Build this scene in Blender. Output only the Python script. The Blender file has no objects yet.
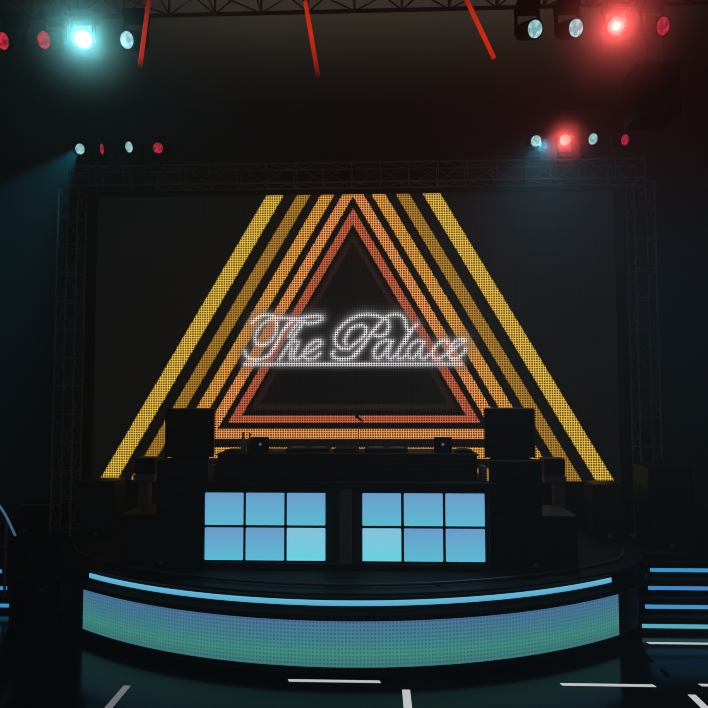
import bpy, math, random
from mathutils import Vector, Matrix
random.seed(7)
D = bpy.data
SC = bpy.context.scene
COL = SC.collection

# ------------------------------------------------------------------ camera
cam_d = D.cameras.new('camera'); cam = D.objects.new('camera', cam_d); COL.objects.link(cam)
cam_d.sensor_width = 36; cam_d.lens = 36 * 640 / 708; cam_d.clip_end = 100
PITCH = math.radians(3.309); YAW = math.radians(2.056); ROLL = math.radians(0.1)
cam.matrix_world = (Matrix.Translation((0.37, 0, 3.0)) @ Matrix.Rotation(YAW, 4, 'Z')
                    @ Matrix.Rotation(math.pi / 2 + PITCH, 4, 'X') @ Matrix.Rotation(-ROLL, 4, 'Z'))
SC.camera = cam
# ------------------------------------------------------------------ world, exposure
w = D.worlds.new('night'); SC.world = w; w.use_nodes = True
w.node_tree.nodes['Background'].inputs[0].default_value = (0, 0, 0, 1)
w.node_tree.nodes['Background'].inputs[1].default_value = 0.0
SC.view_settings.view_transform = 'Standard'; SC.view_settings.look = 'None'
SC.view_settings.exposure = 0; SC.view_settings.gamma = 1; SC.view_settings.use_curve_mapping = False
SC.cycles.volume_bounces = 0
SC.cycles.filter_width = 1.0
SC.cycles.denoising_prefilter = 'NONE'      # keeps the fine LED lattice crisp


def area(name, loc, rot, sx, sy, power, color):
    l = D.lights.new(name, 'AREA'); l.shape = 'RECTANGLE'; l.size = sx; l.size_y = sy
    l.energy = power; l.color = color
    o = D.objects.new(name, l); COL.objects.link(o); o.location = loc; o.rotation_euler = rot
    return o


def spot(name, loc, direction, power, color, angle, blend=0.6, size=0.05):
    l = D.lights.new(name, 'SPOT'); l.energy = power; l.color = color
    l.spot_size = math.radians(angle); l.spot_blend = blend; l.shadow_soft_size = size
    o = D.objects.new(name, l); COL.objects.link(o)
    q = Vector(direction).normalized().to_track_quat('-Z', 'Y')
    o.matrix_world = Matrix.Translation(loc) @ q.to_matrix().to_4x4()
    return o


HAZE_DENSITY = 0.010
area('ceiling_fill', (0.6, 8.4, 7.3), (math.pi, 0, 0), 7.0, 2.0, 24, (1.0, 0.86, 0.66))  # added upward fill with no fixture, brightens the ceiling
area('front_fill', (0, -2.0, 7.5), (math.radians(35), 0, 0), 6.0, 2.0, 36, (0.95, 0.97, 1.0))  # added soft fill from behind the camera, no lamp known there


# added teal fill spots without fixtures, outside the frame, tinting drapes and side haze
spot('teal_fill', (4.8, 5.9, 6.5), (0.42, 1, -0.45), 230, (0.02, 0.62, 0.85), 56, 0.9, 0.1)
spot('teal_fill', (-5.2, 5.9, 6.6), (-0.36, 1, -0.5), 170, (0.02, 0.58, 0.88), 60, 0.9, 0.1)


# ------------------------------------------------------------------ helpers
class MB:
    def __init__(self):
        self.v = []; self.f = []; self.uv = None

    def add(self, vs, fs):
        n = len(self.v); self.v += [tuple(a) for a in vs]; self.f += [tuple(i + n for i in f) for f in fs]
        return self

    def box(self, x0, x1, y0, y1, z0, z1):
        vs = [(x, y, z) for z in (z0, z1) for y in (y0, y1) for x in (x0, x1)]
        return self.add(vs, [(0, 2, 3, 1), (4, 5, 7, 6), (0, 1, 5, 4), (2, 6, 7, 3), (0, 4, 6, 2), (1, 3, 7, 5)])

    def prism(self, outline, z0, z1):
        """outline: (x, y) counter-clockwise"""
        n = len(outline)
        vs = [(x, y, z0) for x, y in outline] + [(x, y, z1) for x, y in outline]
        fs = [tuple(range(n - 1, -1, -1)), tuple(range(n, 2 * n))]
        fs += [(i, (i + 1) % n, n + (i + 1) % n, n + i) for i in range(n)]
        return self.add(vs, fs)

    def tube(self, pts, r, n=8, caps=True):
        pts = [Vector(p) for p in pts]; m = len(pts); rings = []
        rr = r if isinstance(r, (list, tuple)) else [r] * m
        prev = None
        for i, p in enumerate(pts):
            d = (pts[min(i + 1, m - 1)] - pts[max(i - 1, 0)]).normalized()
            if prev is None:
                a = Vector((0, 0, 1)) if abs(d.z) < 0.9 else Vector((1, 0, 0))
                u = d.cross(a).normalized()
            else:
                u = (prev - d * prev.dot(d)).normalized()
            prev = u; w_ = d.cross(u)
            rings += [p + (u * math.cos(2 * math.pi * k / n) + w_ * math.sin(2 * math.pi * k / n)) * rr[i] for k in range(n)]
        fs = []
        for i in range(m - 1):
            for k in range(n):
                k2 = (k + 1) % n
                fs.append((i * n + k, (i + 1) * n + k, (i + 1) * n + k2, i * n + k2))
        if caps:
            fs.append(tuple(range(n))); fs.append(tuple((m - 1) * n + k for k in range(n - 1, -1, -1)))
        return self.add(rings, fs)

    def lathe(self, prof, n=24, mat=None):
        """prof: (radius, height) along +Z, closed with caps"""
        vs = []; fs = []
        for r, h in prof:
            vs += [Vector((r * math.cos(2 * math.pi * k / n), r * math.sin(2 * math.pi * k / n), h)) for k in range(n)]
        for i in range(len(prof) - 1):
            for k in range(n):
                k2 = (k + 1) % n
                fs.append((i * n + k, i * n + k2, (i + 1) * n + k2, (i + 1) * n + k))
        fs.append(tuple(range(n - 1, -1, -1))); fs.append(tuple((len(prof) - 1) * n + k for k in range(n)))
        if mat is not None:
            vs = [mat @ v for v in vs]
        return self.add(vs, fs)

    def build(self, name, mat, parent=None, bevel=0, smooth=False, uvs=None):
        me = D.meshes.new(name); me.from_pydata(self.v, [], self.f); me.update()
        if uvs:
            ul = me.uv_layers.new(name='UVMap')
            for lp in me.loops: ul.data[lp.index].uv = uvs[lp.vertex_index]
        me.materials.append(mat)
        if smooth:
            me.polygons.foreach_set('use_smooth', [True] * len(me.polygons))
            me.set_sharp_from_angle(angle=math.radians(40))
        o = D.objects.new(name, me); COL.objects.link(o)
        if parent: o.parent = parent
        if bevel:
            b = o.modifiers.new('bevel', 'BEVEL'); b.width = bevel; b.segments = 2; b.limit_method = 'ANGLE'
        return o


def tag(o, label=None, cat=None, group=None, kind=None):
    if label: o['label'] = label
    if cat: o['category'] = cat
    if group: o['group'] = group
    if kind: o['kind'] = kind
    return o


def thing(name, label, cat, loc=(0, 0, 0), rz=0, group=None):
    o = D.objects.new(name, None); COL.objects.link(o); o.location = loc; o.rotation_euler = (0, 0, rz)
    o.empty_display_size = 0.1
    return tag(o, label, cat, group)


def copy_tree(o, parent=None):
    c = o.copy(); COL.objects.link(c)
    if parent: c.parent = parent
    for ch in o.children: copy_tree(ch, c)
    return c


# ------------------------------------------------------------------ materials
def lin(c): return tuple(((v / 255) / 12.92 if v / 255 <= 0.04045 else ((v / 255 + 0.055) / 1.055) ** 2.4) for v in c)


def surf(name, color, rough=0.6, metal=0.0, spec=0.5, noise=0.25, scale=12, bump=0.0):
    m = D.materials.new(name); m.use_nodes = True; nt = m.node_tree; b = nt.nodes['Principled BSDF']
    b.inputs['Roughness'].default_value = rough; b.inputs['Metallic'].default_value = metal
    b.inputs['Specular IOR Level'].default_value = spec
    tc = nt.nodes.new('ShaderNodeTexCoord'); nz = nt.nodes.new('ShaderNodeTexNoise'); nz.inputs['Scale'].default_value = scale
    nz.inputs['Detail'].default_value = 4
    nt.links.new(tc.outputs['Object'], nz.inputs['Vector'])
    mx = nt.nodes.new('ShaderNodeMix'); mx.data_type = 'RGBA'
    mx.inputs['A'].default_value = (*[c * (1 - noise) for c in color], 1)
    mx.inputs['B'].default_value = (*[min(1, c * (1 + noise)) for c in color], 1)
    nt.links.new(nz.outputs['Fac'], mx.inputs['Factor']); nt.links.new(mx.outputs['Result'], b.inputs['Base Color'])
    if bump:
        bp = nt.nodes.new('ShaderNodeBump'); bp.inputs['Strength'].default_value = bump; bp.inputs['Distance'].default_value = 0.01
        nt.links.new(nz.outputs['Fac'], bp.inputs['Height']); nt.links.new(bp.outputs['Normal'], b.inputs['Normal'])
    return m


def glow(name, ca, cb=None, strength=1.0, axis='Z', mottled=0, base=(0.02, 0.02, 0.02)):
    """emissive panel: colour ramps from ca (bottom of the generated box) to cb (top) or is mottled"""
    m = D.materials.new(name); m.use_nodes = True; nt = m.node_tree; b = nt.nodes['Principled BSDF']
    b.inputs['Base Color'].default_value = (*base, 1); b.inputs['Roughness'].default_value = 0.35
    b.inputs['Emission Strength'].default_value = strength
    if cb is None:
        b.inputs['Emission Color'].default_value = (*ca, 1); return m
    tc = nt.nodes.new('ShaderNodeTexCoord'); mx = nt.nodes.new('ShaderNodeMix'); mx.data_type = 'RGBA'
    mx.inputs['A'].default_value = (*ca, 1); mx.inputs['B'].default_value = (*cb, 1)
    if mottled:
        nz = nt.nodes.new('ShaderNodeTexNoise'); nz.inputs['Scale'].default_value = mottled; nz.inputs['Detail'].default_value = 1
        rp = nt.nodes.new('ShaderNodeMapRange'); rp.inputs['From Min'].default_value = 0.38; rp.inputs['From Max'].default_value = 0.62
        nt.links.new(tc.outputs['Object'], nz.inputs['Vector']); nt.links.new(nz.outputs['Fac'], rp.inputs['Value'])
        nt.links.new(rp.outputs['Result'], mx.inputs['Factor'])
    else:
        sp = nt.nodes.new('ShaderNodeSeparateXYZ'); nt.links.new(tc.outputs['Generated'], sp.inputs[0])
        nt.links.new(sp.outputs[axis], mx.inputs['Factor'])
    nt.links.new(mx.outputs['Result'], b.inputs['Emission Color'])
    return m


def led_mesh(name, ramp=None, hole=0.1, lo=0.2, hi=0.32, strength=1.0, base=(0.02, 0.02, 0.02)):
    """LED mesh: a lattice of lit diodes around dark holes, one hole per UV unit; colours from the
    'content' attribute (the picture the wall displays) or from a ramp over Generated Z"""
    m = D.materials.new(name); m.use_nodes = True; nt = m.node_tree; L = nt.links.new; N = nt.nodes.new
    b = nt.nodes['Principled BSDF']; b.inputs['Roughness'].default_value = 0.6
    tc = N('ShaderNodeTexCoord'); fr = N('ShaderNodeVectorMath'); fr.operation = 'FRACTION'; L(tc.outputs['UV'], fr.inputs[0])
    sb = N('ShaderNodeVectorMath'); sb.operation = 'SUBTRACT'; sb.inputs[1].default_value = (0.5, 0.5, 0); L(fr.outputs[0], sb.inputs[0])
    ab = N('ShaderNodeVectorMath'); ab.operation = 'ABSOLUTE'; L(sb.outputs[0], ab.inputs[0])
    sp = N('ShaderNodeSeparateXYZ'); L(ab.outputs[0], sp.inputs[0])
    mxm = N('ShaderNodeMath'); mxm.operation = 'MAXIMUM'; L(sp.outputs['X'], mxm.inputs[0]); L(sp.outputs['Y'], mxm.inputs[1])
    mr = N('ShaderNodeMapRange'); mr.inputs['From Min'].default_value = lo; mr.inputs['From Max'].default_value = hi
    mr.inputs['To Min'].default_value = hole; mr.inputs['To Max'].default_value = 1.0; L(mxm.outputs[0], mr.inputs['Value'])
    if ramp is None:
        at = N('ShaderNodeAttribute'); at.attribute_name = 'content'; src = at.outputs['Color']
    else:
        s2 = N('ShaderNodeSeparateXYZ'); L(tc.outputs['Generated'], s2.inputs[0]); cr = N('ShaderNodeValToRGB')
        while len(cr.color_ramp.elements) < len(ramp): cr.color_ramp.elements.new(0.5)
        for e, (p, c) in zip(cr.color_ramp.elements, ramp): e.position = p; e.color = (*c, 1)
        L(s2.outputs['Z'], cr.inputs['Fac']); src = cr.outputs['Color']
    vm = N('ShaderNodeVectorMath'); vm.operation = 'SCALE'; L(src, vm.inputs[0]); L(mr.outputs['Result'], vm.inputs['Scale'])
    L(vm.outputs[0], b.inputs['Emission Color']); b.inputs['Emission Strength'].default_value = strength
    v2 = N('ShaderNodeVectorMath'); v2.operation = 'SCALE'; v2.inputs[0].default_value = base; L(mr.outputs['Result'], v2.inputs['Scale'])
    L(v2.outputs[0], b.inputs['Base Color'])
    return m


M = {}
M['floor'] = surf('black_polished_floor', (0.006, 0.006, 0.0062), 0.15, spec=0.17, noise=0.3, scale=3)
M['wall'] = surf('dark_drape', (0.03, 0.028, 0.032), 0.95, spec=0.1, noise=0.2, scale=2)
M['ceiling'] = surf('dark_ceiling_paint', (0.10, 0.095, 0.085), 0.95, spec=0.1, noise=0.12, scale=0.8)
M['deck'] = surf('black_stage_deck', (0.016, 0.015, 0.014), 0.75, spec=0.12, noise=0.35, scale=20)
M['fascia'] = surf('black_satin_fascia', (0.010, 0.010, 0.011), 0.6, spec=0.14, noise=0.15, scale=5)
M['truss'] = surf('dull_grey_aluminium', (0.18, 0.175, 0.15), 0.75, metal=0.0, noise=0.15, scale=8)
M['truss_dark'] = surf('red_spill_truss_coating', (0.12, 0.02, 0.02), 0.6, metal=0.1, noise=0.15, scale=8)  # red spill from the lamps is put into this base colour
M['black'] = surf('matte_black_paint', (0.012, 0.012, 0.012), 0.75, spec=0.25, noise=0.2, scale=10)
M['grille'] = surf('black_metal_grille', (0.018, 0.018, 0.017), 0.6, spec=0.3, noise=0.4, scale=150, bump=0.4)
M['cabinet'] = surf('black_textured_cabinet', (0.011, 0.0105, 0.012), 0.6, spec=0.3, noise=0.2, scale=60)
M['booth'] = surf('charcoal_laminate', (0.016, 0.015, 0.019), 0.5, spec=0.3, noise=0.15, scale=6)
M['plank'] = surf('black_stained_board', (0.02, 0.019, 0.018), 0.6, spec=0.25, noise=0.3, scale=14)
M['grey'] = surf('dark_grey_metal', (0.14, 0.145, 0.14), 0.6, metal=0.0, noise=0.15, scale=10)
M['lamp_body'] = surf('matte_black_lamp_housing', (0.004, 0.004, 0.004), 0.9, spec=0.08, noise=0.2, scale=10)
M['badge'] = surf('silver_badge', (0.16, 0.16, 0.17), 0.45, metal=0.3, noise=0.1, scale=20)
M['laptop'] = surf('space_grey_aluminium', (0.05, 0.052, 0.056), 0.5, metal=0.3, noise=0.05, scale=20)
M['glass_blue'] = surf('blue_grey_glass', (0.22, 0.25, 0.36), 0.2, noise=0.2, scale=20)
M['glass_green'] = surf('dark_green_glass', (0.05, 0.13, 0.05), 0.2, noise=0.2, scale=20)
M['rubber'] = surf('dark_grey_tube', (0.045, 0.044, 0.042), 0.5, noise=0.2, scale=30)
M['tape_black'] = surf('flat_black_inlay', (0.002, 0.002, 0.002), 0.9, spec=0.05, noise=0.1, scale=30)
M['apron'] = led_mesh('led_apron', ramp=[(0.0, lin((66, 132, 138))), (0.3, lin((72, 156, 142))), (0.6, lin((74, 142, 158))), (1.0, lin((80, 128, 172)))],
                      hole=0.55, lo=0.14, hi=0.36, strength=0.86)
M['strip_blue'] = glow('edge_strip_light', lin((88, 172, 205)), lin((105, 190, 225)), 1.0)
M['panel'] = glow('booth_light_panel', lin((92, 190, 215)), lin((108, 160, 208)), 1.0)
M['panel_bright'] = glow('booth_light_panel_bright', lin((104, 214, 228)), lin((135, 198, 226)), 1.0)
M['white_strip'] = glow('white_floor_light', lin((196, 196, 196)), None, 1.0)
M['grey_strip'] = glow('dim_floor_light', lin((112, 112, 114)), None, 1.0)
M['step_light'] = [glow('step_light_cyan', lin((84, 176, 196)), None), glow('step_light_blue', lin((66, 150, 205)), None),
                   glow('step_light_azure', lin((62, 138, 205)), None), glow('step_light_sky', lin((54, 152, 208)), None)]
M['rail_glow'] = glow('blue_rail_light', lin((58, 100, 128)), None)
M['lens_red'] = glow('red_lens', lin((120, 22, 42)), lin((205, 38, 66)), 1.0, mottled=22)
M['lens_cyan'] = glow('cyan_lens', lin((112, 172, 178)), lin((176, 218, 220)), 1.0, mottled=22)
M['lens_cyan_hot'] = glow('bright_cyan_lens', (0.75, 1.35, 1.4), None, 1.3)


def hot_lens(name, rim, core):
    m = D.materials.new(name); m.use_nodes = True; nt = m.node_tree; b = nt.nodes['Principled BSDF']
    tc = nt.nodes.new('ShaderNodeTexCoord'); sb = nt.nodes.new('ShaderNodeVectorMath'); sb.operation = 'DISTANCE'
    sb.inputs[1].default_value = (0.5, 0.5, 0.5); nt.links.new(tc.outputs['Generated'], sb.inputs[0])
    mr = nt.nodes.new('ShaderNodeMapRange'); mr.inputs['From Min'].default_value = 0.12; mr.inputs['From Max'].default_value = 0.5
    nt.links.new(sb.outputs['Value'], mr.inputs['Value'])
    mx = nt.nodes.new('ShaderNodeMix'); mx.data_type = 'RGBA'; mx.inputs['A'].default_value = (*core, 1); mx.inputs['B'].default_value = (*rim, 1)
    nt.links.new(mr.outputs['Result'], mx.inputs['Factor']); nt.links.new(mx.outputs['Result'], b.inputs['Emission Color'])
    b.inputs['Emission Strength'].default_value = 1.0
    return m


M['lens_red_hot'] = hot_lens('bright_red_lens', (0.35, 0.03, 0.03), (0.9, 0.3, 0.28))


# ------------------------------------------------------------------ the hall
def struct(name, mb, mat, **k):
    o = mb.build(name, mat, **k); o['kind'] = 'structure'; return o


struct('floor', MB().box(-9, 9, -3, 12.7, -0.1, 0), M['floor'])
struct('ceiling', MB().box(-9, 9, -3, 12.7, 8.56, 8.7), M['ceiling'])
struct('wall_back', MB().box(-9, 9, 12.5, 12.7, 0, 8.56), M['wall'])
struct('wall_left', MB().box(-9, -8.8, -3, 12.5, 0, 8.56), M['wall'])
struct('wall_right', MB().box(8.8, 9, -3, 12.5, 0, 8.56), M['wall'])

# theatrical haze filling the hall
hz = D.materials.new('stage_haze'); hz.use_nodes = True; nt = hz.node_tree
nt.nodes.remove(nt.nodes['Principled BSDF'])
vs = nt.nodes.new('ShaderNodeVolumeScatter'); vs.inputs['Density'].default_value = HAZE_DENSITY; vs.inputs['Anisotropy'].default_value = 0.2
nt.links.new(vs.outputs[0], nt.nodes['Material Output'].inputs['Volume'])
tag(MB().box(-8.79, 8.79, -2.99, 12.49, 0.003, 8.55).build('haze', hz), 'thin theatrical haze hanging in the whole hall', 'haze', kind='stuff')

# ------------------------------------------------------------------ stage
R0 = 5.65; YC = 6.82 + R0


def front_path(x_lim=3.3, n=40):
    a = math.asin(x_lim / R0)
    return [(R0 * math.sin(-a + 2 * a * i / n), YC - R0 * math.cos(-a + 2 * a * i / n)) for i in range(n + 1)]


def bez(p0, p1, p2, p3, n=10):
    out = []
    for i in range(1, n + 1):
        t = i / n; s = 1 - t
        out.append(tuple(s ** 3 * p0[k] + 3 * s * s * t * p1[k] + 3 * s * t * t * p2[k] + t ** 3 * p3[k] for k in (0, 1)))
    return out


fp = front_path()
y33 = fp[0][1]
left = bez((-3.3, y33), (-3.7, y33 + 0.29), (-4.06, 8.7), (-4.06, 9.3))
right = bez((3.3, y33), (3.5, y33 + 0.144), (3.74, 8.35), (3.79, 8.9))
PATH = [(-4.06, 12.0)] + left[::-1] + fp + right + [(3.79, 12.0)]


def offset_path(path, d):
    """move outwards (away from the stage) by d"""
    out = []
    for i, p in enumerate(path):
        a = path[max(i - 1, 0)]; b = path[min(i + 1, len(path) - 1)]
        t = Vector((b[0] - a[0], b[1] - a[1])).normalized(); nrm = Vector((t.y, -t.x))
        out.append((p[0] + nrm.x * d, p[1] + nrm.y * d))
    return out


def sweep(path, prof, uv=None):
    """prof: list of (offset, z) from bottom to top"""
    mb = MB(); vs = []; uvs = []; s = 0; m = len(prof)
    cols = [offset_path(path, o) for o, z in prof]
    for i in range(len(path)):
        if i: s += math.dist(path[i], path[i - 1])
        for j, (o, z) in enumerate(prof):
            vs.append((*cols[j][i], z)); uvs.append((s / (uv or 1), z / (uv or 1)))
    fs = [(i * m + j, (i + 1) * m + j, (i + 1) * m + j + 1, i * m + j + 1) for i in range(len(path) - 1) for j in range(m - 1)]
    mb.add(vs, fs); return mb, uvs


stage = thing('stage_platform', 'low black stage with a bowed front wrapped by a blue green LED band', 'stage', (0, 9, 0))
stage.location = (0, 0, 0)
prof = [(-0.14, 0.0), (-0.14, 0.10), (0, 0.125), (0, 0.615), (0.03, 0.625), (0.085, 0.64), (0.10, 0.665), (0.085, 0.69), (0.02, 0.71), (0.0, 0.735),
        (0.0, 0.84), (0.035, 0.855), (0.05, 0.875), (0.035, 0.895), (0.0, 0.9), (-0.2, 0.9)]
mb, _ = sweep(PATH, prof)
mb.build('fascia', M['fascia'], stage, smooth=True)
deck = MB(); inner = offset_path(PATH, -0.19)
deck.prism([(x, y) for x, y in inner], 0.86, 0.901)
deck.build('deck', M['deck'], stage)
led_path = front_path(3.195, 60)
mb, uvs = sweep(offset_path(led_path, 0.012), [(0, 0.135), (0, 0.60)], uv=0.038)
# give the band a thickness
o = mb.build('led_band', M['apron'], stage, uvs=uvs)
o['label'] = 'curved LED band showing a blue to green glow'
sd = o.modifiers.new('thickness', 'SOLIDIFY'); sd.thickness = 0.011; sd.offset = -1
strip_path = offset_path(front_path(3.085, 60), 0.012)
mb, _ = sweep(strip_path, [(0, 0.762), (0.012, 0.765), (0.012, 0.815), (0, 0.818)])
mb.build('light_strip', M['strip_blue'], stage)['label'] = 'thin light blue glowing strip under the stage lip'
rail_pts = [(x, y, 0.925) for x, y in offset_path([p for p in PATH if p[1] < 8.95][1:-2], -0.17)]
MB().tube(rail_pts, 0.016, 8).build('edge_tube', M['rubber'], stage, smooth=True)
for k in range(4, len(rail_pts) - 3, 7):
    x, y, z = rail_pts[k]
    MB().box(x - 0.02, x + 0.02, y - 0.02, y + 0.02, 0.9, 0.93).build('tube_clip', M['rubber'], stage)


# ------------------------------------------------------------------ trusses
def box_truss(mb, p0, axis, length, wa, wb, bay, chord, brace, flip=0):
    """square truss: corner p0, running along axis ('x' or 'z'); cross-section wa x wb"""
    def P(s, a, b):
        if axis == 'x': return (p0[0] + s, p0[1] + a, p0[2] + b)
        return (p0[0] + a, p0[1] + b, p0[2] + s)
    corners = [(0, 0), (wa, 0), (wa, wb), (0, wb)]
    for c in corners: mb.tube([P(0, *c), P(length, *c)], chord, 8)
    n = max(1, round(length / bay)); b = length / n
    for i in range(n + 1):
        for k in range(4): mb.tube([P(i * b, *corners[k]), P(i * b, *corners[(k + 1) % 4])], brace, 6)
    for i in range(n):
        for k in range(4):
            a, c = corners[k], corners[(k + 1) % 4]
            if (i + flip) % 2: a, c = c, a
            mb.tube([P(i * b, *a), P((i + 1) * b, *c)], brace * 0.75, 6)


def truss_thing(name, label, cat, p0, axis, length, wa, wb, bay, mat, chord=0.015, brace=0.008, group=None, plates=True):
    t = thing(name, label, cat, p0, group=group)
    mb = MB(); box_truss(mb, (0, 0, 0), axis, length, wa, wb, bay, chord, brace)
    mb.build('truss_frame', mat, t, smooth=True)
    if plates and axis == 'z':
        MB().box(-0.08, wa + 0.08, -0.08, wb + 0.08, -0.02, 0.0).build('base_plate', mat, t)
    return t


truss_thing('truss_tower', 'tall slim grey lattice truss tower left of the big screen', 'truss', (-4.555, 9.6, 0.02), 'z', 6.13, 0.30, 0.30, 0.44, M['truss'])
truss_thing('truss_tower', 'tall slim grey lattice truss tower right of the big screen', 'truss', (4.235, 9.6, 0.84), 'z', 5.31, 0.30, 0.30, 0.44, M['truss'])
tb = truss_thing('truss_beam', 'long grey lattice truss crossing above the big screen', 'truss', (-4.43, 9.6, 6.19), 'x', 8.84, 0.30, 0.30, 0.44, M['truss'], plates=False)
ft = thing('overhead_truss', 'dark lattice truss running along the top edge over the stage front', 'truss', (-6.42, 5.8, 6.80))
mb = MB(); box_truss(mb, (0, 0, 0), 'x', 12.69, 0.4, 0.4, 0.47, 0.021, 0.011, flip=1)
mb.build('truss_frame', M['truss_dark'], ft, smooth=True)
for x in (0.9, 4.5, 8.2, 11.8):
    MB().tube([(x, 0.2, 0.4), (x, 0.2, 1.76)], 0.012, 6).build('hoist_cable', M['black'], ft)

# ------------------------------------------------------------------ LED screen
screen = thing('led_screen', 'huge LED screen showing gold triangles and white script writing', 'screen', (0, 9.95, 1.6))
X0, X1, Z0, Z1 = -4.09, 4.06, 1.625, 6.10
PITCHM = 0.0377
nx = round((X1 - X0) / PITCHM); nz_ = round((Z1 - Z0) / PITCHM); nx *= 2; nz_ *= 2


def U(px, py): return ((px - 353) * 0.0158, 6.077 - (py - 196.7) * 0.01577)


# script lettering: neon strokes as polylines in artwork units
def Za(l): return [U(236 + x / 5.9, 300 + y / 5.9) for x, y in l]
def Zb(l): return [U(350 + x / 5.9, 300 + y / 5.9) for x, y in l]


STROKES = [
    Za([(100, 132), (118, 112), (145, 95), (180, 86), (215, 90), (245, 102), (300, 106), (370, 110), (430, 98), (480, 92), (508, 98), (510, 112), (480, 130), (430, 137), (385, 122), (330, 116)]),
    Za([(240, 104), (200, 112), (160, 142), (132, 180), (119, 220), (125, 252), (150, 263), (185, 258), (218, 235), (240, 195), (248, 150), (240, 110)]),
    Za([(350, 112), (315, 142), (280, 185), (255, 235), (230, 285), (205, 320), (170, 342), (125, 350), (85, 340), (65, 320), (62, 298)]),
    Za([(322, 125), (290, 170), (262, 220), (240, 268)]),
    Za([(408, 122), (380, 160), (350, 205), (315, 265), (285, 310), (262, 347)]),
    Za([(385, 118), (345, 165), (318, 215)]),
    Za([(290, 300), (320, 262), (352, 238), (372, 245), (365, 275), (345, 318), (350, 345), (372, 345), (400, 322)]),
    Za([(335, 280), (325, 318), (330, 345)]),
    Za([(402, 318), (440, 302), (480, 278), (508, 255), (500, 238), (470, 240), (435, 265), (408, 302), (405, 332), (430, 348), (468, 340), (500, 312)]),
    Za([(580, 300), (568, 315), (580, 338), (615, 348), (660, 345), (700, 330)]) + Zb([(45, 308), (80, 262), (110, 215), (150, 165), (190, 118)]),
    Zb([(20, 325), (60, 285), (92, 240), (125, 192), (165, 145)]),
    Zb([(190, 108), (150, 92), (100, 86), (50, 92), (0, 115)]) + Za([(640, 138), (602, 178), (583, 220), (588, 258), (618, 285), (665, 288)]) + Zb([(20, 262), (60, 235), (90, 200), (94, 165), (70, 148), (30, 155), (0, 172)]) + Za([(655, 205), (640, 240), (650, 262)]),
    Zb([(190, 106), (218, 122), (226, 158), (210, 198), (175, 216), (140, 208)]),
    Zb([(205, 104), (235, 90), (270, 86), (300, 95), (318, 118), (324, 158), (338, 182)]),
    Zb([(245, 245), (205, 238), (165, 258), (138, 298), (140, 335), (165, 345), (195, 318), (222, 275), (240, 245), (222, 300), (215, 335), (235, 347), (262, 325)]),
    Zb([(385, 146), (350, 180), (322, 225), (295, 270), (272, 315), (278, 345), (305, 342), (325, 322)]),
    Zb([(362, 170), (335, 215), (315, 255)]),
    Zb([(425, 248), (390, 240), (355, 262), (332, 300), (338, 340), (365, 343), (395, 305), (425, 250), (405, 300), (402, 338), (425, 347), (455, 322)]),
    Zb([(560, 258), (558, 240), (525, 242), (490, 275), (470, 315), (482, 345), (515, 345), (550, 322)]),
    Zb([(555, 322), (590, 295), (630, 262), (665, 240), (640, 230), (605, 245), (575, 280), (562, 320), (580, 347), (618, 345), (648, 318), (664, 290)]),
    Za([(60, 375), (708, 377)]) + Zb([(10, 377), (640, 378)]),
]
SEGS = [(a, b) for st in STROKES for a, b in zip(st, st[1:])]
under = len(STROKES[-1]) - 1


def stroke_dist(x, z):
    best = 9.0; bu = 9.0
    if x < -1.9 or x > 2.0 or z < 3.1 or z > 4.45: return best, bu
    for i, ((ax, az), (bx, bz)) in enumerate(SEGS):
        dx, dz = bx - ax, bz - az; L2 = dx * dx + dz * dz
        t = 0 if L2 == 0 else max(0, min(1, ((x - ax) * dx + (z - az) * dz) / L2))
        d = math.hypot(x - ax - t * dx, z - az - t * dz)
        if i >= len(SEGS) - under: bu = min(bu, d)
        else: best = min(best, d)
    return best, bu


# nested triangles: (apex outer, apex inner, base outer, base inner, colour)
TRI = [(8.496, 8.023, 1.2, 1.4, lin((214, 176, 58))), (7.654, 7.290, 1.65, 1.84, lin((172, 126, 38))), (7.001, 6.632, 1.98, 2.155, lin((214, 152, 58))),
       (6.411, 6.096, 2.28, 2.43, lin((222, 144, 74))), (5.907, 5.65, 2.53, 2.65, lin((190, 96, 60))), (5.513, 5.355, 2.746, 2.82, lin((44, 26, 21))),
       (5.15, 5.05, 2.93, 2.97, lin((17, 15, 14)))]
K = 0.5745


def content(x, z):
    x /= 1.008; z += 0.024
    c = list(lin((10, 11, 11)))
    for ao, ai, bo, bi, col in TRI:
        apex = z + abs(x) / K
        if apex <= ao and z >= bo and not (apex < ai and z > bi):
            c = list(col)
            break
    d, u = stroke_dist(x, z)
    if min(d, u) < 0.3:
        dim = 1 - 0.55 * math.exp(-(min(d, u) / 0.12) ** 2)      # dark outline glow around the script
        c = [v * dim for v in c]
        g = 0.62 * math.exp(-(d / 0.027) ** 2) + 0.11 * math.exp(-(d / 0.07) ** 2) + 0.03 * math.exp(-(d / 0.13) ** 2)
        if u < 0.3: g = max(g, 0.65 * math.exp(-(u / 0.025) ** 2)) + 0.13 * math.exp(-(u / 0.055) ** 2)
        c = [min(1.0, v + g) for v in c]
    return c


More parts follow.
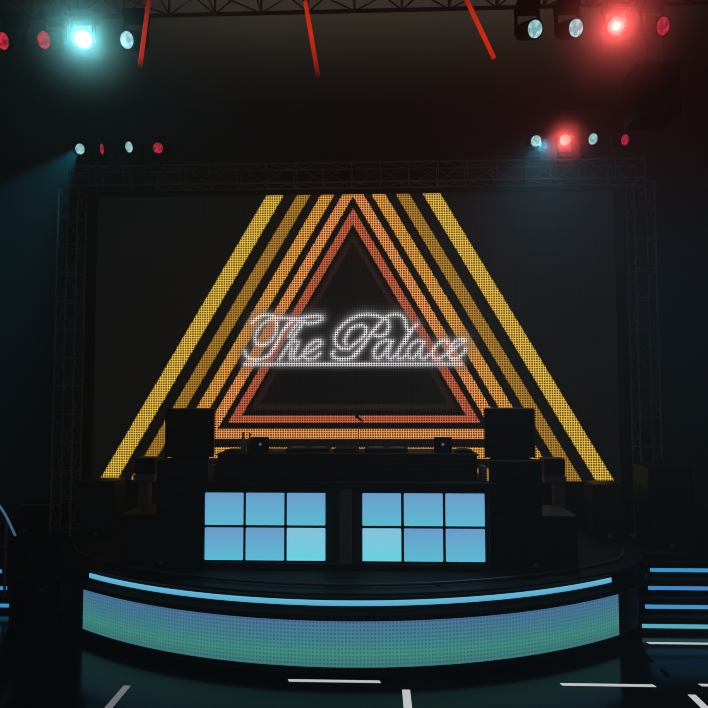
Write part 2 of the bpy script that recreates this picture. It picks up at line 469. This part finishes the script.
dx = (X1 - X0) / nx; dz = (Z1 - Z0) / nz_
vs = [(X0 + i * dx, -0.004, Z0 - 1.6 + j * dz) for j in range(nz_ + 1) for i in range(nx + 1)]
fs = [(j * (nx + 1) + i, j * (nx + 1) + i + 1, (j + 1) * (nx + 1) + i + 1, (j + 1) * (nx + 1) + i) for j in range(nz_) for i in range(nx)]
uvs = [(i / 2, j / 2) for j in range(nz_ + 1) for i in range(nx + 1)]
M['screen'] = led_mesh('led_wall', hole=0.0, lo=0.29, hi=0.35, strength=1.27, base=(0.03, 0.03, 0.03))
disp = MB().add(vs, fs).build('display', M['screen'], screen, uvs=uvs)
at = disp.data.attributes.new('content', 'FLOAT_COLOR', 'FACE')
buf = []
for j in range(nz_):
    for i in range(nx):
        buf += [*content(X0 + (i + 0.5) * dx, Z0 + (j + 0.5) * dz), 1.0]
at.data.foreach_set('color', buf)
disp['label'] = 'perforated LED display with nested gold triangles and white script words'
fr = MB()
fr.box(-4.24, 4.24, 0.0, 0.10, 0, 4.58)
fr.box(-4.24, -4.095, -0.02, 0.0, 0, 4.58).box(4.065, 4.24, -0.02, 0.0, 0, 4.58).box(-4.095, 4.065, -0.02, 0.0, 4.52, 4.58).box(-4.095, 4.065, -0.02, 0.0, 0, 0.02)
fr.build('screen_frame', M['black'], screen)
tag(MB().box(-4.0, 3.8, 9.97, 10.35, 0.901, 1.599).build('screen_plinth', M['black'], bevel=0.01), 'long black plinth carrying the big LED screen', 'plinth')


# ------------------------------------------------------------------ stairs either side of the stage
RISE, TREAD = 0.187, 0.15
platR = MB().box(3.895, 8.7, 8.84, 12.4, 0.0, 0.82)
tag(platR.build('side_platform', M['deck'], bevel=0.006), 'black raised platform behind the right hand stairs', 'platform')
platL = MB().box(-8.7, -5.45, 9.34, 12.4, 0.0, 0.82)
tag(platL.build('side_platform', M['deck'], bevel=0.006), 'black raised platform behind the left hand stairs', 'platform')


def stairs(label, y0, side, edges, lights, mats):
    t = thing('stairs', label, 'stairs', (side * (abs(edges[0]) + 1.0), y0, 0))
    ox = t.location.x
    for k in range(4):
        e = edges[k]; lx = lights[k]
        a, b = (e, 8.2) if side > 0 else (-8.2, e)
        mb = MB().box(a - ox, b - ox, TREAD * k, TREAD * (k + 1) - 0.001 if k < 3 else TREAD * 4 - 0.01, 0, RISE * (k + 1))
        mb.box(a - ox - 0.008, b - ox + 0.008, TREAD * k - 0.015, TREAD * k + 0.02, RISE * (k + 1) - 0.03, RISE * (k + 1) + 0.003)
        mb.build('step', M['fascia'], t)
        a, b = (lx, 8.0) if side > 0 else (-8.0, lx)
        zc = RISE * (k + 0.5) - 0.006
        MB().box(a - ox, b - ox, TREAD * k - 0.012, TREAD * k, zc - 0.023, zc + 0.023).build('light_strip', mats[k], t)
    return t


stairs('black stairs right of the stage with four glowing blue edge strips', 8.24, 1, [3.485, 3.648, 3.789, 3.829], [3.642, 3.745, 3.85, 3.943], M['step_light'])
stairs('black stairs at the left edge with short glowing blue strips', 8.74, -1, [-4.53, -4.66, -4.84, -5.0], [-4.66, -4.78, -4.95, -5.12], [M['step_light'][3]] * 4)
hr = thing('handrail', 'curved blue glowing handrail beside the left stairs', 'handrail', (-4.77, 8.81, 0.19))
arc = [(-5.6, 1.72), (-5.35, 1.68), (-5.12, 1.6), (-4.98, 1.52), (-4.862, 1.403), (-4.788, 1.294), (-4.713, 1.157), (-4.638, 1.008)]
MB().tube([(x + 4.77, 0, z - 0.19) for x, z in arc], 0.016, 8).build('glowing_tube', M['rail_glow'], hr, smooth=True)
MB().tube([(0, 0.0, 0.0), (0, 0.0, 1.03)], 0.018, 8).build('post', M['grey'], hr, smooth=True)
MB().tube([(-0.8, 0.0, 0.0), (-0.8, 0.0, 1.38)], 0.018, 8).build('post', M['grey'], hr, smooth=True)


# ------------------------------------------------------------------ floor light strips
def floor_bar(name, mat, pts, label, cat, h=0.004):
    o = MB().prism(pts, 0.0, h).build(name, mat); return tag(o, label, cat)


def hbar(x0, x1, y, w=0.024, sk=0.008): return [(x0 + sk, y - w), (x1 + sk, y - w), (x1 - sk, y + w), (x0 - sk, y + w)]
def vbar(x, y0, y1, w=0.037): return [(x - w, y0), (x + w, y0), (x + w, y1), (x - w, y1)]


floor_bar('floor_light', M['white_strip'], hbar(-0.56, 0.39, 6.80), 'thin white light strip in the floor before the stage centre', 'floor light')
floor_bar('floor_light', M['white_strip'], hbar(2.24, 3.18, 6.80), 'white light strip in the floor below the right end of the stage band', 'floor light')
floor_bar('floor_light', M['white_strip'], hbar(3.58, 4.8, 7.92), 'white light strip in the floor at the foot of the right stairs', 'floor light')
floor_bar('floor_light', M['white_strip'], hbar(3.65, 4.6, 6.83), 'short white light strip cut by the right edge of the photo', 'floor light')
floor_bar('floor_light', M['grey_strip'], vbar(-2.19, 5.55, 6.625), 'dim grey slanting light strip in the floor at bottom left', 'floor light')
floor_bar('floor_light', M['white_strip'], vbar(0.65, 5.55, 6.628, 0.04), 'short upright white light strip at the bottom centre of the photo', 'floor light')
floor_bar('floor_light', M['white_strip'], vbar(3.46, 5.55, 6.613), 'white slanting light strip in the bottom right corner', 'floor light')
floor_bar('floor_inlay', M['tape_black'], hbar(-3.385, -2.77, 6.83), 'unlit black floor strip left of the stage reflection', 'floor strip', 0.002)
floor_bar('floor_inlay', M['tape_black'], vbar(3.40, 7.38, 7.74, 0.03), 'unlit black floor strip just below the right stairs', 'floor strip', 0.002)
floor_bar('floor_inlay', M['tape_black'], vbar(3.42, 7.0, 7.18, 0.03), 'tiny unlit black floor strip above the white strip at right', 'floor strip', 0.002)

# ------------------------------------------------------------------ DJ booth
booth = thing('dj_booth', 'wide black performer booth with two glowing blue panel grids', 'booth', (0, 7.62, 0.903))
BX = 1.70
b = MB()
b.box(-1.67, 1.69, 0.05, 0.95, 0.0, 0.96)
b.build('cabinet', M['booth'], booth, bevel=0.008)
b = MB().box(-BX, BX, 0.0, 0.05, 0.0, 0.075).box(-BX, BX, 0.0, 0.05, 0.945, 0.985)
b.box(-BX, -1.685, 0.0, 0.05, 0.075, 0.945).box(1.675, BX, 0.0, 0.05, 0.075, 0.945)
b.build('front_frame', M['booth'], booth, bevel=0.006)
MB().box(-0.075, 0.065, 0.0, 0.055, 0.075, 0.945).build('centre_post', M['grey'], booth, bevel=0.005)
MB().prism([(-BX - 0.04, -0.02), (BX + 0.02, -0.02), (BX + 0.02, 0.085), (1.69, 0.085), (1.69, 0.97), (-1.67, 0.97), (-1.67, 0.085), (-BX - 0.04, 0.085)], 0.985, 1.02).build('ledge', M['booth'], booth, bevel=0.006)
PW, PH = 0.455, 0.376
for gx0 in (-1.680, 0.192):
    for r in range(2):
        for c in range(3):
            x0 = gx0 + c * 0.4885; z0 = 0.103 + r * 0.41
            bright = r == 0 and ((gx0 < 0 and c == 2) or (gx0 > 0 and c == 0))
            o = MB().box(x0, x0 + PW, 0.012, 0.048, z0, z0 + PH).build('light_panel', M['panel_bright' if bright else 'panel'], booth, bevel=0.008)
            if bright: o['label'] = 'brighter cyan glowing light panel'
# dark recess strips between the panels
g = MB()
for gx0 in (-1.680, 0.192):
    g.box(gx0 - 0.012, gx0 + 1.437, 0.03, 0.05, 0.09, 0.115).box(gx0 - 0.012, gx0 + 1.437, 0.03, 0.05, 0.485, 0.507).box(gx0 - 0.012, gx0 + 1.437, 0.03, 0.05, 0.90, 0.944)
    for c in (1, 2): g.box(gx0 + c * 0.4885 - 0.025, gx0 + c * 0.4885 - 0.005, 0.03, 0.05, 0.09, 0.94)
g.build('panel_grid', M['black'], booth)
for k, (z0, z1, yy) in enumerate(((1.02, 1.125, 0.20), (1.125, 1.185, 0.215), (1.185, 1.245, 0.205), (1.245, 1.31, 0.22))):
    MB().box(-1.585, 1.575, yy, yy + 0.03, z0 + 0.002, z1 - 0.002).build('riser_board', M['plank'], booth, bevel=0.004)
MB().box(-1.53, 1.52, 0.255, 0.90, 1.021, 1.309).build('riser_body', M['black'], booth)
MB().box(-1.60, 1.59, 0.20, 0.95, 1.31, 1.335).build('table_top', M['plank'], booth, bevel=0.006)
for x in (-1.57, 1.54): MB().box(x, x + 0.03, 0.25, 0.93, 1.021, 1.309).build('side_board', M['plank'], booth)
for s, x0 in ((1, 1.60), (-1, -1.665)):
    MB().box(x0, x0 + 0.065, 0.10, 0.30, 1.021, 1.2).build('end_bracket', M['grey'], booth, bevel=0.004)
TOPZ = 0.903 + 1.336

# ------------------------------------------------------------------ things on the booth
def laptop(x, label):
    t = thing('laptop', label, 'laptop', (x, 8.02, TOPZ), group='laptops on the booth')
    MB().box(-0.112, 0.112, -0.01, 0.19, 0.001, 0.016).build('keyboard_base', M['laptop'], t, bevel=0.004)
    m = Matrix.Rotation(math.radians(12), 4, 'X')
    lid = MB().box(-0.112, 0.112, -0.01, -0.002, 0.016, 0.20)
    lid.v = [tuple(m @ Vector(v)) for v in lid.v]
    lo = lid.build('lid', M['laptop'], t, bevel=0.003)
    e = MB().lathe([(0.019, 0.0), (0.019, 0.002)], 14, m @ Matrix.Translation((0, -0.0101, 0.105)) @ Matrix.Rotation(math.pi / 2, 4, 'X') )
    o = e.build('emblem', M['emblem'], lo)
    return t


M['emblem'] = glow('backlit_emblem', lin((84, 86, 88)), None)
laptop(-1.09, 'dark open laptop beside the bottles on the left of the booth')
laptop(1.18, 'dark open laptop standing alone on the right of the booth')


def knob(x, y, z, r, h, name, mat, parent):
    MB().lathe([(r, 0), (r * 0.9, h)], 10, Matrix.Translation((x, y, z))).build(name, mat, parent)


def player(x, label, led):
    t = thing('disc_player', label, 'player', (x, 7.95, TOPZ), group='disc players')
    MB().box(-0.27, 0.27, 0, 0.36, 0.012, 0.045).build('body', M['black'], t, bevel=0.006)
    for sx in (-0.23, 0.23):
        for sy in (0.04, 0.32): MB().lathe([(0.015, 0), (0.015, 0.013)], 10, Matrix.Translation((sx, sy, 0))).build('foot', M['rubber'], t)
    for sx in (-0.13, 0.13):
        MB().lathe([(0.095, 0), (0.095, 0.008), (0.085, 0.014)], 28, Matrix.Translation((sx, 0.16, 0.045))).build('jog_wheel', M['grey'], t, smooth=True)
    for i in range(8): knob(-0.24 + i * 0.068, 0.02, 0.045, 0.007, 0.01, 'button', M['grey'], t)
    for i in range(4): MB().box(-0.2 + i * 0.12, -0.192 + i * 0.12, 0.30, 0.308, 0.045, 0.055).build('indicator_light', led, t)
    return t


M['led_red'] = glow('red_indicator', (0.5, 0.04, 0.03)); M['led_green'] = glow('green_indicator', (0.04, 0.3, 0.06))
player(-0.50, 'flat black disc player left of the mixer', M['led_green'])
player(0.48, 'flat black disc player right of the microphone', M['led_red'])
mx = thing('mixer', 'black audio mixer between the two disc players', 'mixer', (-0.02, 7.96, TOPZ))
MB().box(-0.14, 0.14, 0, 0.36, 0.0, 0.05).build('body', M['black'], mx, bevel=0.006)
for i in range(5):
    for j in range(4): knob(-0.1 + i * 0.05, 0.10 + j * 0.06, 0.05, 0.008, 0.014, 'knob', M['badge'], mx)
for i in range(4): MB().box(-0.085 + i * 0.055, -0.07 + i * 0.055, 0.03, 0.05, 0.05, 0.062).build('fader', M['badge'], mx)
cp = thing('control_pad', 'small blue grey control pad between laptop and disc player', 'controller', (-0.87, 7.98, TOPZ))
MB().box(-0.065, 0.065, 0, 0.16, 0, 0.022).build('body', M['glass_blue'], cp, bevel=0.004)
for i in range(3):
    for j in range(3): MB().box(-0.05 + i * 0.036, -0.022 + i * 0.036, 0.02 + j * 0.045, 0.05 + j * 0.045, 0.022, 0.027).build('pad', M['grey'], cp)


def bottle(x, y, h, mat, label):
    t = thing('bottle', label, 'bottle', (x, y, TOPZ), group='bottles on the booth')
    r = 0.034
    MB().lathe([(r * 0.9, 0), (r, 0.01), (r, h * 0.52), (r * 0.85, h * 0.62), (r * 0.4, h * 0.76), (r * 0.36, h * 0.95)], 18).build('glass', mat, t, smooth=True)
    MB().lathe([(r * 0.44, h * 0.93), (r * 0.44, h)], 14).build('cap', M['grey'], t, smooth=True)
    return t


bottle(-1.30, 7.98, 0.25, M['glass_blue'], 'blue grey bottle at the left end of the booth')
bottle(-1.225, 8.0, 0.235, M['glass_green'], 'dark green bottle between the blue grey bottle and laptop')
mic = thing('microphone', 'thin gooseneck microphone rising from the middle of the booth', 'microphone', (0.14, 7.92, TOPZ))
MB().lathe([(0.045, 0), (0.045, 0.012), (0.015, 0.02)], 20, Matrix.Translation((0, 0, 0))).build('base', M['black'], mic, smooth=True)
MB().tube([(0, 0, 0.018), (-0.004, 0, 0.15), (0.0, 0, 0.28), (0.012, 0, 0.36), (0.02, 0, 0.40), (0.012, -0.01, 0.42)], 0.0055, 8).build('gooseneck', M['rubber'], mic, smooth=True)
MB().tube([(0.055, 0.01, 0.385), (0.02, 0, 0.415), (-0.03, -0.02, 0.455), (-0.04, -0.025, 0.462)], [0.012, 0.014, 0.022, 0.014], 12).build('capsule', M['black'], mic, smooth=True)


def case(x0, x1, y, h, label):
    n = 14; outl = []
    t = thing('cable_pouch', label, 'pouch', ((x0 + x1) / 2, y, TOPZ), group='low rounded pouches')
    wdt = (x1 - x0) / 2; mb = MB(); vs = []
    for yy in (0, 0.25):
        for i in range(n + 1):
            a = math.pi * i / n
            vs.append((-wdt * math.cos(a), yy, h * math.sin(a) ** 0.6))
    m_ = n + 1
    fs = [tuple(range(m_)), tuple(range(2 * m_ - 1, m_ - 1, -1))] + [(i, i + m_, i + 1 + m_, i + 1) for i in range(n)] + [(0, n, n + m_, m_)]
    mb.add(vs, fs).build('pouch_body', M['black'], t)
    MB().tube([(-wdt * 0.8, 0.12, h * 0.93), (0, 0.12, h * 1.03), (wdt * 0.8, 0.12, h * 0.93)], 0.005, 6).build('zip', M['grey'], t)


case(-1.54, -1.36, 7.9, 0.035, 'low rounded black pouch left of the bottles')
case(1.33, 1.55, 7.9, 0.045, 'low rounded black pouch right of the right laptop')


# ------------------------------------------------------------------ speakers
def grille_box(t, w, d, h, badge=True, badge_w=0.07):
    """front face on y=0, cabinet behind it; local origin at bottom centre of the front"""
    fr_ = 0.022
    mb = MB().box(-w / 2, w / 2, 0.03, d, 0, h)
    mb.box(-w / 2, -w / 2 + fr_, 0, 0.03, 0, h).box(w / 2 - fr_, w / 2, 0, 0.03, 0, h).box(-w / 2 + fr_, w / 2 - fr_, 0, 0.03, 0, fr_).box(-w / 2 + fr_, w / 2 - fr_, 0, 0.03, h - fr_, h)
    mb.build('cabinet', M['cabinet'], t, bevel=0.008)
    g_ = MB().box(-w / 2 + fr_, w / 2 - fr_, 0.008, 0.029, fr_, h - fr_).build('grille', M['grille'], t)
    if badge:
        b_ = MB(); s = badge_w
        m = Matrix.Translation((0, 0.008, 0.05)) @ Matrix.Rotation(math.pi / 2, 4, 'X')
        b_.prism([(-s / 2, 0), (s / 2, 0), (s * 0.16, s * 0.55), (-s * 0.16, s * 0.55)], 0, 0.006)
        b_.v = [tuple(m @ Vector(v)) for v in b_.v]
        b_.build('badge', M['badge'], t)
    for sx in (-1, 1):
        MB().box(sx * w / 2 - 0.012 * (sx > 0) - 0.0, sx * w / 2 + 0.012 * (sx < 0), d * 0.45, d * 0.65, h * 0.55, h * 0.62).build('handle', M['black'], t)


def sub(x, y, z, w, d, h, label, cat='speaker', name='subwoofer', rz=0, group=None, badge=True):
    t = thing(name, label, cat, (x, y, z), rz, group); grille_box(t, w, d, h, badge); return t


sub(-2.205, 7.63, 0.902, 0.985, 0.75, 0.63, 'big black subwoofer box left of the booth under the speaker stack', group='stage subwoofers')
sub(2.215, 7.68, 0.902, 0.99, 0.75, 0.63, 'big black subwoofer box right of the booth under the speaker stack', group='stage subwoofers')
for s in (-1, 1):
    side = 'left' if s < 0 else 'right'
    zb = 1.534; yf = 7.72 if s < 0 else 7.74; xc = -1.99 if s < 0 else 2.01
    words = ['lowest', 'second from bottom', 'third from bottom', 'fourth from bottom', 'second from top', 'topmost']
    for k in range(6):
        if k == 3: yf += 0.28
        hh = 0.212 if k < 3 else 0.204
        t = thing('line_array_speaker', 'black slim speaker cabinet, %s in the stack %s of the booth' % (words[k], side), 'speaker', (xc, yf, zb), group='speaker stack cabinets')
        wv = 0.62 if k < 3 else 0.615
        # tapered cabinet with a curved grille between two end plates
        body = MB().prism([(-wv / 2, 0.04), (wv / 2, 0.04), (wv / 2 - 0.1, 0.46), (-wv / 2 + 0.1, 0.46)], 0.002, hh - 0.002)
        body.build('cabinet', M['cabinet'], t, bevel=0.006)
        for xa in (-wv / 2, wv / 2 - 0.02): MB().box(xa, xa + 0.02, 0.0, 0.04, 0.002, hh - 0.002).build('side_rail', M['black'], t, bevel=0.003)
        n = 10; outl = [(-wv / 2 + 0.021, 0.039)]
        for i in range(n + 1):
            a = -1 + 2 * i / n; outl.append((a * (wv / 2 - 0.021), 0.008 + 0.022 * a * a))
        outl.append((wv / 2 - 0.021, 0.039))
        MB().prism(outl, 0.01, hh - 0.012).build('grille', M['grille'], t)
        zb += hh

for s in (-1, 1):
    side = 'left' if s < 0 else 'right'
    xo, xi = (2.735, 2.475)
    t = thing('pedestal', 'grey pedestal column behind the %s speaker stack' % side, 'pedestal', (-2.71 if s < 0 else 2.665, 8.48, 0.902))
    c0 = -0.10 if s < 0 else 0.0
    MB().box(c0, c0 + 0.14, 0, 0.14, 0.02, 0.905).build('column', M['grey'], t, bevel=0.005)
    MB().box(-0.16, 0.16, -0.05, 0.22, 0, 0.02).build('foot', M['grey'], t)
    MB().box(-0.14, 0.135, -0.06, 0.2, 0.905, 1.0).build('top_plate', M['grey'], t, bevel=0.006)
    a = thing('amplifier', 'black boxy amplifier on top of the %s pedestal' % side, 'amplifier', (-2.71 if s < 0 else 2.665, 8.44, 1.903))
    MB().box(-0.135, 0.135, 0, 0.24, 0.012, 0.215).build('case', M['cabinet'], a, bevel=0.006)
    for sx in (-0.1, 0.1):
        for sy in (0.03, 0.21): MB().box(sx - 0.012, sx + 0.012, sy - 0.012, sy + 0.012, 0, 0.012).build('foot', M['rubber'], a)
    MB().box(-0.12, 0.12, -0.004, 0.0, 0.03, 0.19).build('front_panel', M['black'], a)
# pair of ground speakers under the screen, upright towers at the sides
t = sub(-3.66, 9.15, 0.902, 0.52, 0.42, 0.81, 'upright black speaker under the left end of the big screen', name='floor_speaker', group='speakers under the screen')
t = sub(3.62, 9.2, 0.902, 0.44, 0.42, 0.78, 'upright black speaker under the right end of the big screen', name='floor_speaker', group='speakers under the screen')
sub(4.40, 9.05, 0.822, 0.60, 0.5, 0.80, 'tall black speaker standing right of the screen behind the stairs', name='floor_speaker')
sub(4.40, 9.05, 1.624, 0.60, 0.5, 0.32, 'low black speaker box lying on the tall one behind the right stairs', name='top_speaker', badge=False)
sub(-4.62, 9.5, 0.002, 0.54, 0.5, 0.905, 'black speaker on the floor between left stairs and stage', name='floor_speaker')
t = thing('flight_case', 'large black case behind the speaker between left stairs and stage', 'case', (-4.98, 10.15, 0.002))
MB().box(-0.36, 0.30, 0, 0.5, 0, 1.22).build('case_body', M['cabinet'], t, bevel=0.012)
MB().box(-0.26, 0.20, -0.006, 0.0, 0.86, 1.14).build('front_panel', M['black'], t)
for zz in (0.78, 1.19): MB().box(-0.365, 0.305, -0.012, 0.0, zz - 0.012, zz + 0.012).build('edge_strip', M['grey'], t)


# ------------------------------------------------------------------ stage lamps
def lamp(loc, aim, lens, label, up, group):
    """moving head lamp: loc = lens centre, aim = direction of the beam, up = stands on a truss (else hangs)"""
    s = 1 if up else -1
    aim = Vector(aim).normalized(); q = aim.to_track_quat('-Z', 'Y').to_matrix().to_4x4()
    base_z = -0.335 if up else 0.342 if loc[1] < 8 else 0.3
    c = Vector(loc) - aim * 0.13                       # pivot
    root = thing('stage_lamp', label, 'stage lamp', (c.x, c.y, c.z + base_z - aim.z * 0), group=group)
    root.location.z = (6.507 if up else 6.779)
    off = root.location.copy(); L = lambda v: Vector(v) - off
    px, py, pz = c - off
    z0, z1 = (0, 0.075) if up else (-0.075, 0)
    MB().box(-0.11, 0.11, -0.09, 0.09, z0, z1).build('base', M['lamp_body'], root, bevel=0.01)
    y = MB(); zz = z1 if up else z0
    y.box(-0.12, 0.12, -0.03, 0.03, min(zz, zz + s * 0.015), max(zz, zz + s * 0.015))
    for sx in (-1, 1):
        y.box(sx * 0.108 - 0.012, sx * 0.108 + 0.012, -0.028, 0.028, min(zz, pz - s * -0.04), max(zz, pz + s * 0.04))
    y.build('yoke', M['lamp_body'], root, bevel=0.004)
    T = Matrix.Translation((px, py, pz)) @ q
    hd = MB().lathe([(0.05, 0.13), (0.078, 0.10), (0.09, 0.02), (0.09, -0.10), (0.096, -0.115), (0.096, -0.128), (0.082, -0.130)], 24, T)
    head = hd.build('head', M['lamp_body'], root, smooth=True)
    ln = MB().lathe([(0.081, -0.126), (0.078, -0.134), (0.05, -0.140), (0.01, -0.143)], 24, T).build('lens', lens, head, smooth=True)
    return root


rc, cy = M['lens_red'], M['lens_cyan']
F1 = 6.0
def at6(x, z): return (0.37 + (x - 0.37) * F1 / 6.1, F1, 3 + (z - 3) * F1 / 6.1)
def at95(x, z): return (0.37 + (x - 0.37) * 9.5 / 9.75, 9.5, 3 + (z - 3) * 9.5 / 9.75)
A1, A2, A3 = (0.43, -0.9, -0.5), (-0.3, -0.95, -0.52), (-0.27, -0.9, -0.36)      # the glaring lamps point into the audience
GU, GL = 'lamps hanging from the overhead truss', 'lamps standing on the truss beam'
lamp(at6(-3.368, 6.513), (-0.45, -1, -0.42), rc, 'red stage lamp at the upper left corner, cut by the photo edge', False, GU)
lamp(at6(-2.949, 6.514), (-0.35, -1, -0.40), rc, 'red stage lamp just left of the glaring cyan lamp', False, GU)
lamp(at6(-2.552, 6.515), A1, M['lens_cyan_hot'], 'glaring cyan stage lamp with a wide halo at upper left', False, GU)
lamp(at6(-2.107, 6.495), (-0.40, -1, -0.42), cy, 'dull cyan stage lamp between the cyan glare and an orange tube', False, GU)
lamp(at6(1.921, 6.517), (0.42, -1, -0.42), cy, 'dull cyan stage lamp, first right of the third orange tube', False, GU)
lamp(at6(2.315, 6.518), (0.42, -1, -0.42), cy, 'dull cyan stage lamp directly left of the big red glare', False, GU)
lamp(at6(2.699, 6.529), A2, M['lens_red_hot'], 'glaring red stage lamp with the biggest red halo, upper right', False, GU)
lamp(at6(3.147, 6.519), (0.50, -1, -0.40), rc, 'dull red stage lamp in the upper right corner', False, GU)
LO = [(-4.308, 6.826, (-0.2, -1, -0.3), cy, 'cyan stage lamp on the left end of the truss beam with a blue beam'),
      (-3.955, 6.821, (-0.95, -0.8, -0.25), rc, 'narrow looking red stage lamp turned sideways, left on the truss beam'),
      (-3.523, 6.846, (-0.62, -1, -0.4), cy, 'tilted cyan stage lamp between two red ones, left on the truss beam'),
      (-3.061, 6.823, (-0.1, -1, -0.2), rc, 'round red stage lamp, innermost of the left group on the truss beam'),
      (2.832, 6.841, (0.15, -1, -0.4), cy, 'cyan stage lamp left of the small red glare on the truss beam'),
      (3.274, 6.849, A3, M['lens_red_hot'], 'glaring red stage lamp with a small halo on the truss beam'),
      (3.699, 6.858, (0.45, -1, -0.45), cy, 'cyan stage lamp right of the small red glare on the truss beam'),
      (4.183, 6.835, (0.6, -1, -0.35), rc, 'dull red stage lamp on the right end of the truss beam')]
for x, z, aim, m_, lab in LO:
    lamp(at95(x, z), aim, m_, lab, True, GL)
# the light those lamps throw
def front(p, a, d=0.03):
    return Vector(p) + Vector(a).normalized() * d


def glare_halo(p, r, dens, label):
    """added ball of scattering volume imitating lens glare round a lamp, thinning outwards"""
    m = D.materials.new('glare_halo_scatter'); m.use_nodes = True; n = m.node_tree; n.nodes.remove(n.nodes['Principled BSDF'])  # extra scattering added here stands in for lens glare
    v = n.nodes.new('ShaderNodeVolumeScatter'); v.inputs['Anisotropy'].default_value = 0.1
    tc = n.nodes.new('ShaderNodeTexCoord'); ln = n.nodes.new('ShaderNodeVectorMath'); ln.operation = 'LENGTH'
    mr = n.nodes.new('ShaderNodeMapRange'); mr.inputs['From Min'].default_value = r; mr.inputs['From Max'].default_value = 0
    mr.inputs['To Max'].default_value = 1
    pw = n.nodes.new('ShaderNodeMath'); pw.operation = 'POWER'; pw.inputs[1].default_value = 1.7
    ml = n.nodes.new('ShaderNodeMath'); ml.operation = 'MULTIPLY'; ml.inputs[1].default_value = dens
    n.links.new(tc.outputs['Object'], ln.inputs[0]); n.links.new(ln.outputs['Value'], mr.inputs['Value'])
    n.links.new(mr.outputs['Result'], pw.inputs[0]); n.links.new(pw.outputs[0], ml.inputs[0]); n.links.new(ml.outputs[0], v.inputs['Density'])
    n.links.new(v.outputs[0], n.nodes['Material Output'].inputs['Volume'])
    k = 12; o = MB().lathe([(r * math.sin(math.pi * i / k) + 0.001, -r * math.cos(math.pi * i / k)) for i in range(k + 1)], 20).build('halo_volume', m)
    o.location = p; tag(o, label, 'haze', kind='stuff')


P1, P2, P3 = front(at6(-2.552, 6.515), A1, 0.09), front(at6(2.699, 6.529), A2, 0.09), front(at95(3.274, 6.849), A3, 0.09)
spot('cyan_glare_beam', P1, A1, 65, (0.26, 0.95, 1.0), 178, 0.6, 0.02)
spot('red_glare_beam', P2, A2, 72, (1.0, 0.11, 0.10), 178, 0.6, 0.02)
spot('red_small_glare_beam', P3, A3, 65, (1.0, 0.11, 0.10), 178, 0.6, 0.02)
glare_halo(P1, 0.72, 0.55, 'added volume imitating cyan lens glare round the glaring cyan lamp')
glare_halo(P2, 0.80, 0.6, 'added volume imitating red lens glare round the upper right glaring red lamp')
glare_halo(P3, 0.50, 0.8, 'added volume imitating red lens glare round the small glaring red lamp on the truss beam')
spot('blue_beam_left', front(at95(-4.308, 6.826), (-0.2, -1, -0.3), 0.06), (-0.5, -0.35, -1.0), 420, (0.02, 0.55, 0.80), 54, 0.45, 0.04)
spot('teal_beam_right', front(at95(2.832, 6.841), (0.15, -1, -0.4), 0.13), (-0.05, -0.7, -1.0), 330, (0.10, 0.70, 1.0), 88, 1.0, 0.05)


# ------------------------------------------------------------------ glowing tubes on the overhead truss
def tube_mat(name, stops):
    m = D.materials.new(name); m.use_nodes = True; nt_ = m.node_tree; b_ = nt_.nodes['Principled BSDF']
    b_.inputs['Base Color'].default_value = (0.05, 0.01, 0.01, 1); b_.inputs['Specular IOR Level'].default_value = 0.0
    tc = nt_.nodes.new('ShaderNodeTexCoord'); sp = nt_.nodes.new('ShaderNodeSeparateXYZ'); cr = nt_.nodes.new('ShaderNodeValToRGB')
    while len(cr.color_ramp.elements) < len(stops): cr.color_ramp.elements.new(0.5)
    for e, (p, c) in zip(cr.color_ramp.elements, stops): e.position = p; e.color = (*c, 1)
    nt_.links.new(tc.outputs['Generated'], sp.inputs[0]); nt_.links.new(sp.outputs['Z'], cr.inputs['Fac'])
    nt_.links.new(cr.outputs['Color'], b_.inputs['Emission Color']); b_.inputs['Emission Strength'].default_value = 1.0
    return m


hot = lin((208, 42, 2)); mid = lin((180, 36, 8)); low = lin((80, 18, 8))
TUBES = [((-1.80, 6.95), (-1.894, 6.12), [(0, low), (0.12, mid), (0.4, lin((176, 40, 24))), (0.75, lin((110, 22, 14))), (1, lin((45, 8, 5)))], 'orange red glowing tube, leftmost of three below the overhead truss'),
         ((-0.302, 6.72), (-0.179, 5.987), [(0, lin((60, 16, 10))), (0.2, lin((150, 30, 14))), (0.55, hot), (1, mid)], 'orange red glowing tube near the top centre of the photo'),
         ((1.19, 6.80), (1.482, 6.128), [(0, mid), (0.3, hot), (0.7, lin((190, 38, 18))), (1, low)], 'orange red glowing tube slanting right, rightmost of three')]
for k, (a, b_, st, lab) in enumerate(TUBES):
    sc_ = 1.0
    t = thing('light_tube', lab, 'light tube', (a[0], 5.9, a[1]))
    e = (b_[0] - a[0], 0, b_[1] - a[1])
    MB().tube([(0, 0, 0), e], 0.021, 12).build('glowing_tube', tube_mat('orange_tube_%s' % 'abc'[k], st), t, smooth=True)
    d = Vector(e).normalized()
    MB().tube([d * 0.0 + Vector((0, 0, 0)), -d * 0.05], 0.026, 12).build('end_cap', M['black'], t, smooth=True)
    MB().tube([-d * 0.04, (-d.x * 0.06, 0.1, max(0.06, 6.80 - a[1] + 0.0))], 0.008, 6).build('hanger', M['black'], t)

# ------------------------------------------------------------------ flown box at the upper right
t = thing('hanging_speaker', 'black speaker box hanging from two thin cables below the red lamp', 'speaker', (3.49, 7.0, 6.02))
MB().box(-0.24, 0.24, 0, 0.4, 0, 0.61).build('cabinet', M['lamp_body'], t, bevel=0.01)
MB().box(-0.22, 0.22, -0.006, 0.0, 0.02, 0.59).build('grille', M['lamp_body'], t)
for x in (-0.078, 0.096): MB().tube([(x, 0.1, 0.61), (x, 0.1, 2.55)], 0.012, 6).build('cable', M['truss'], t)
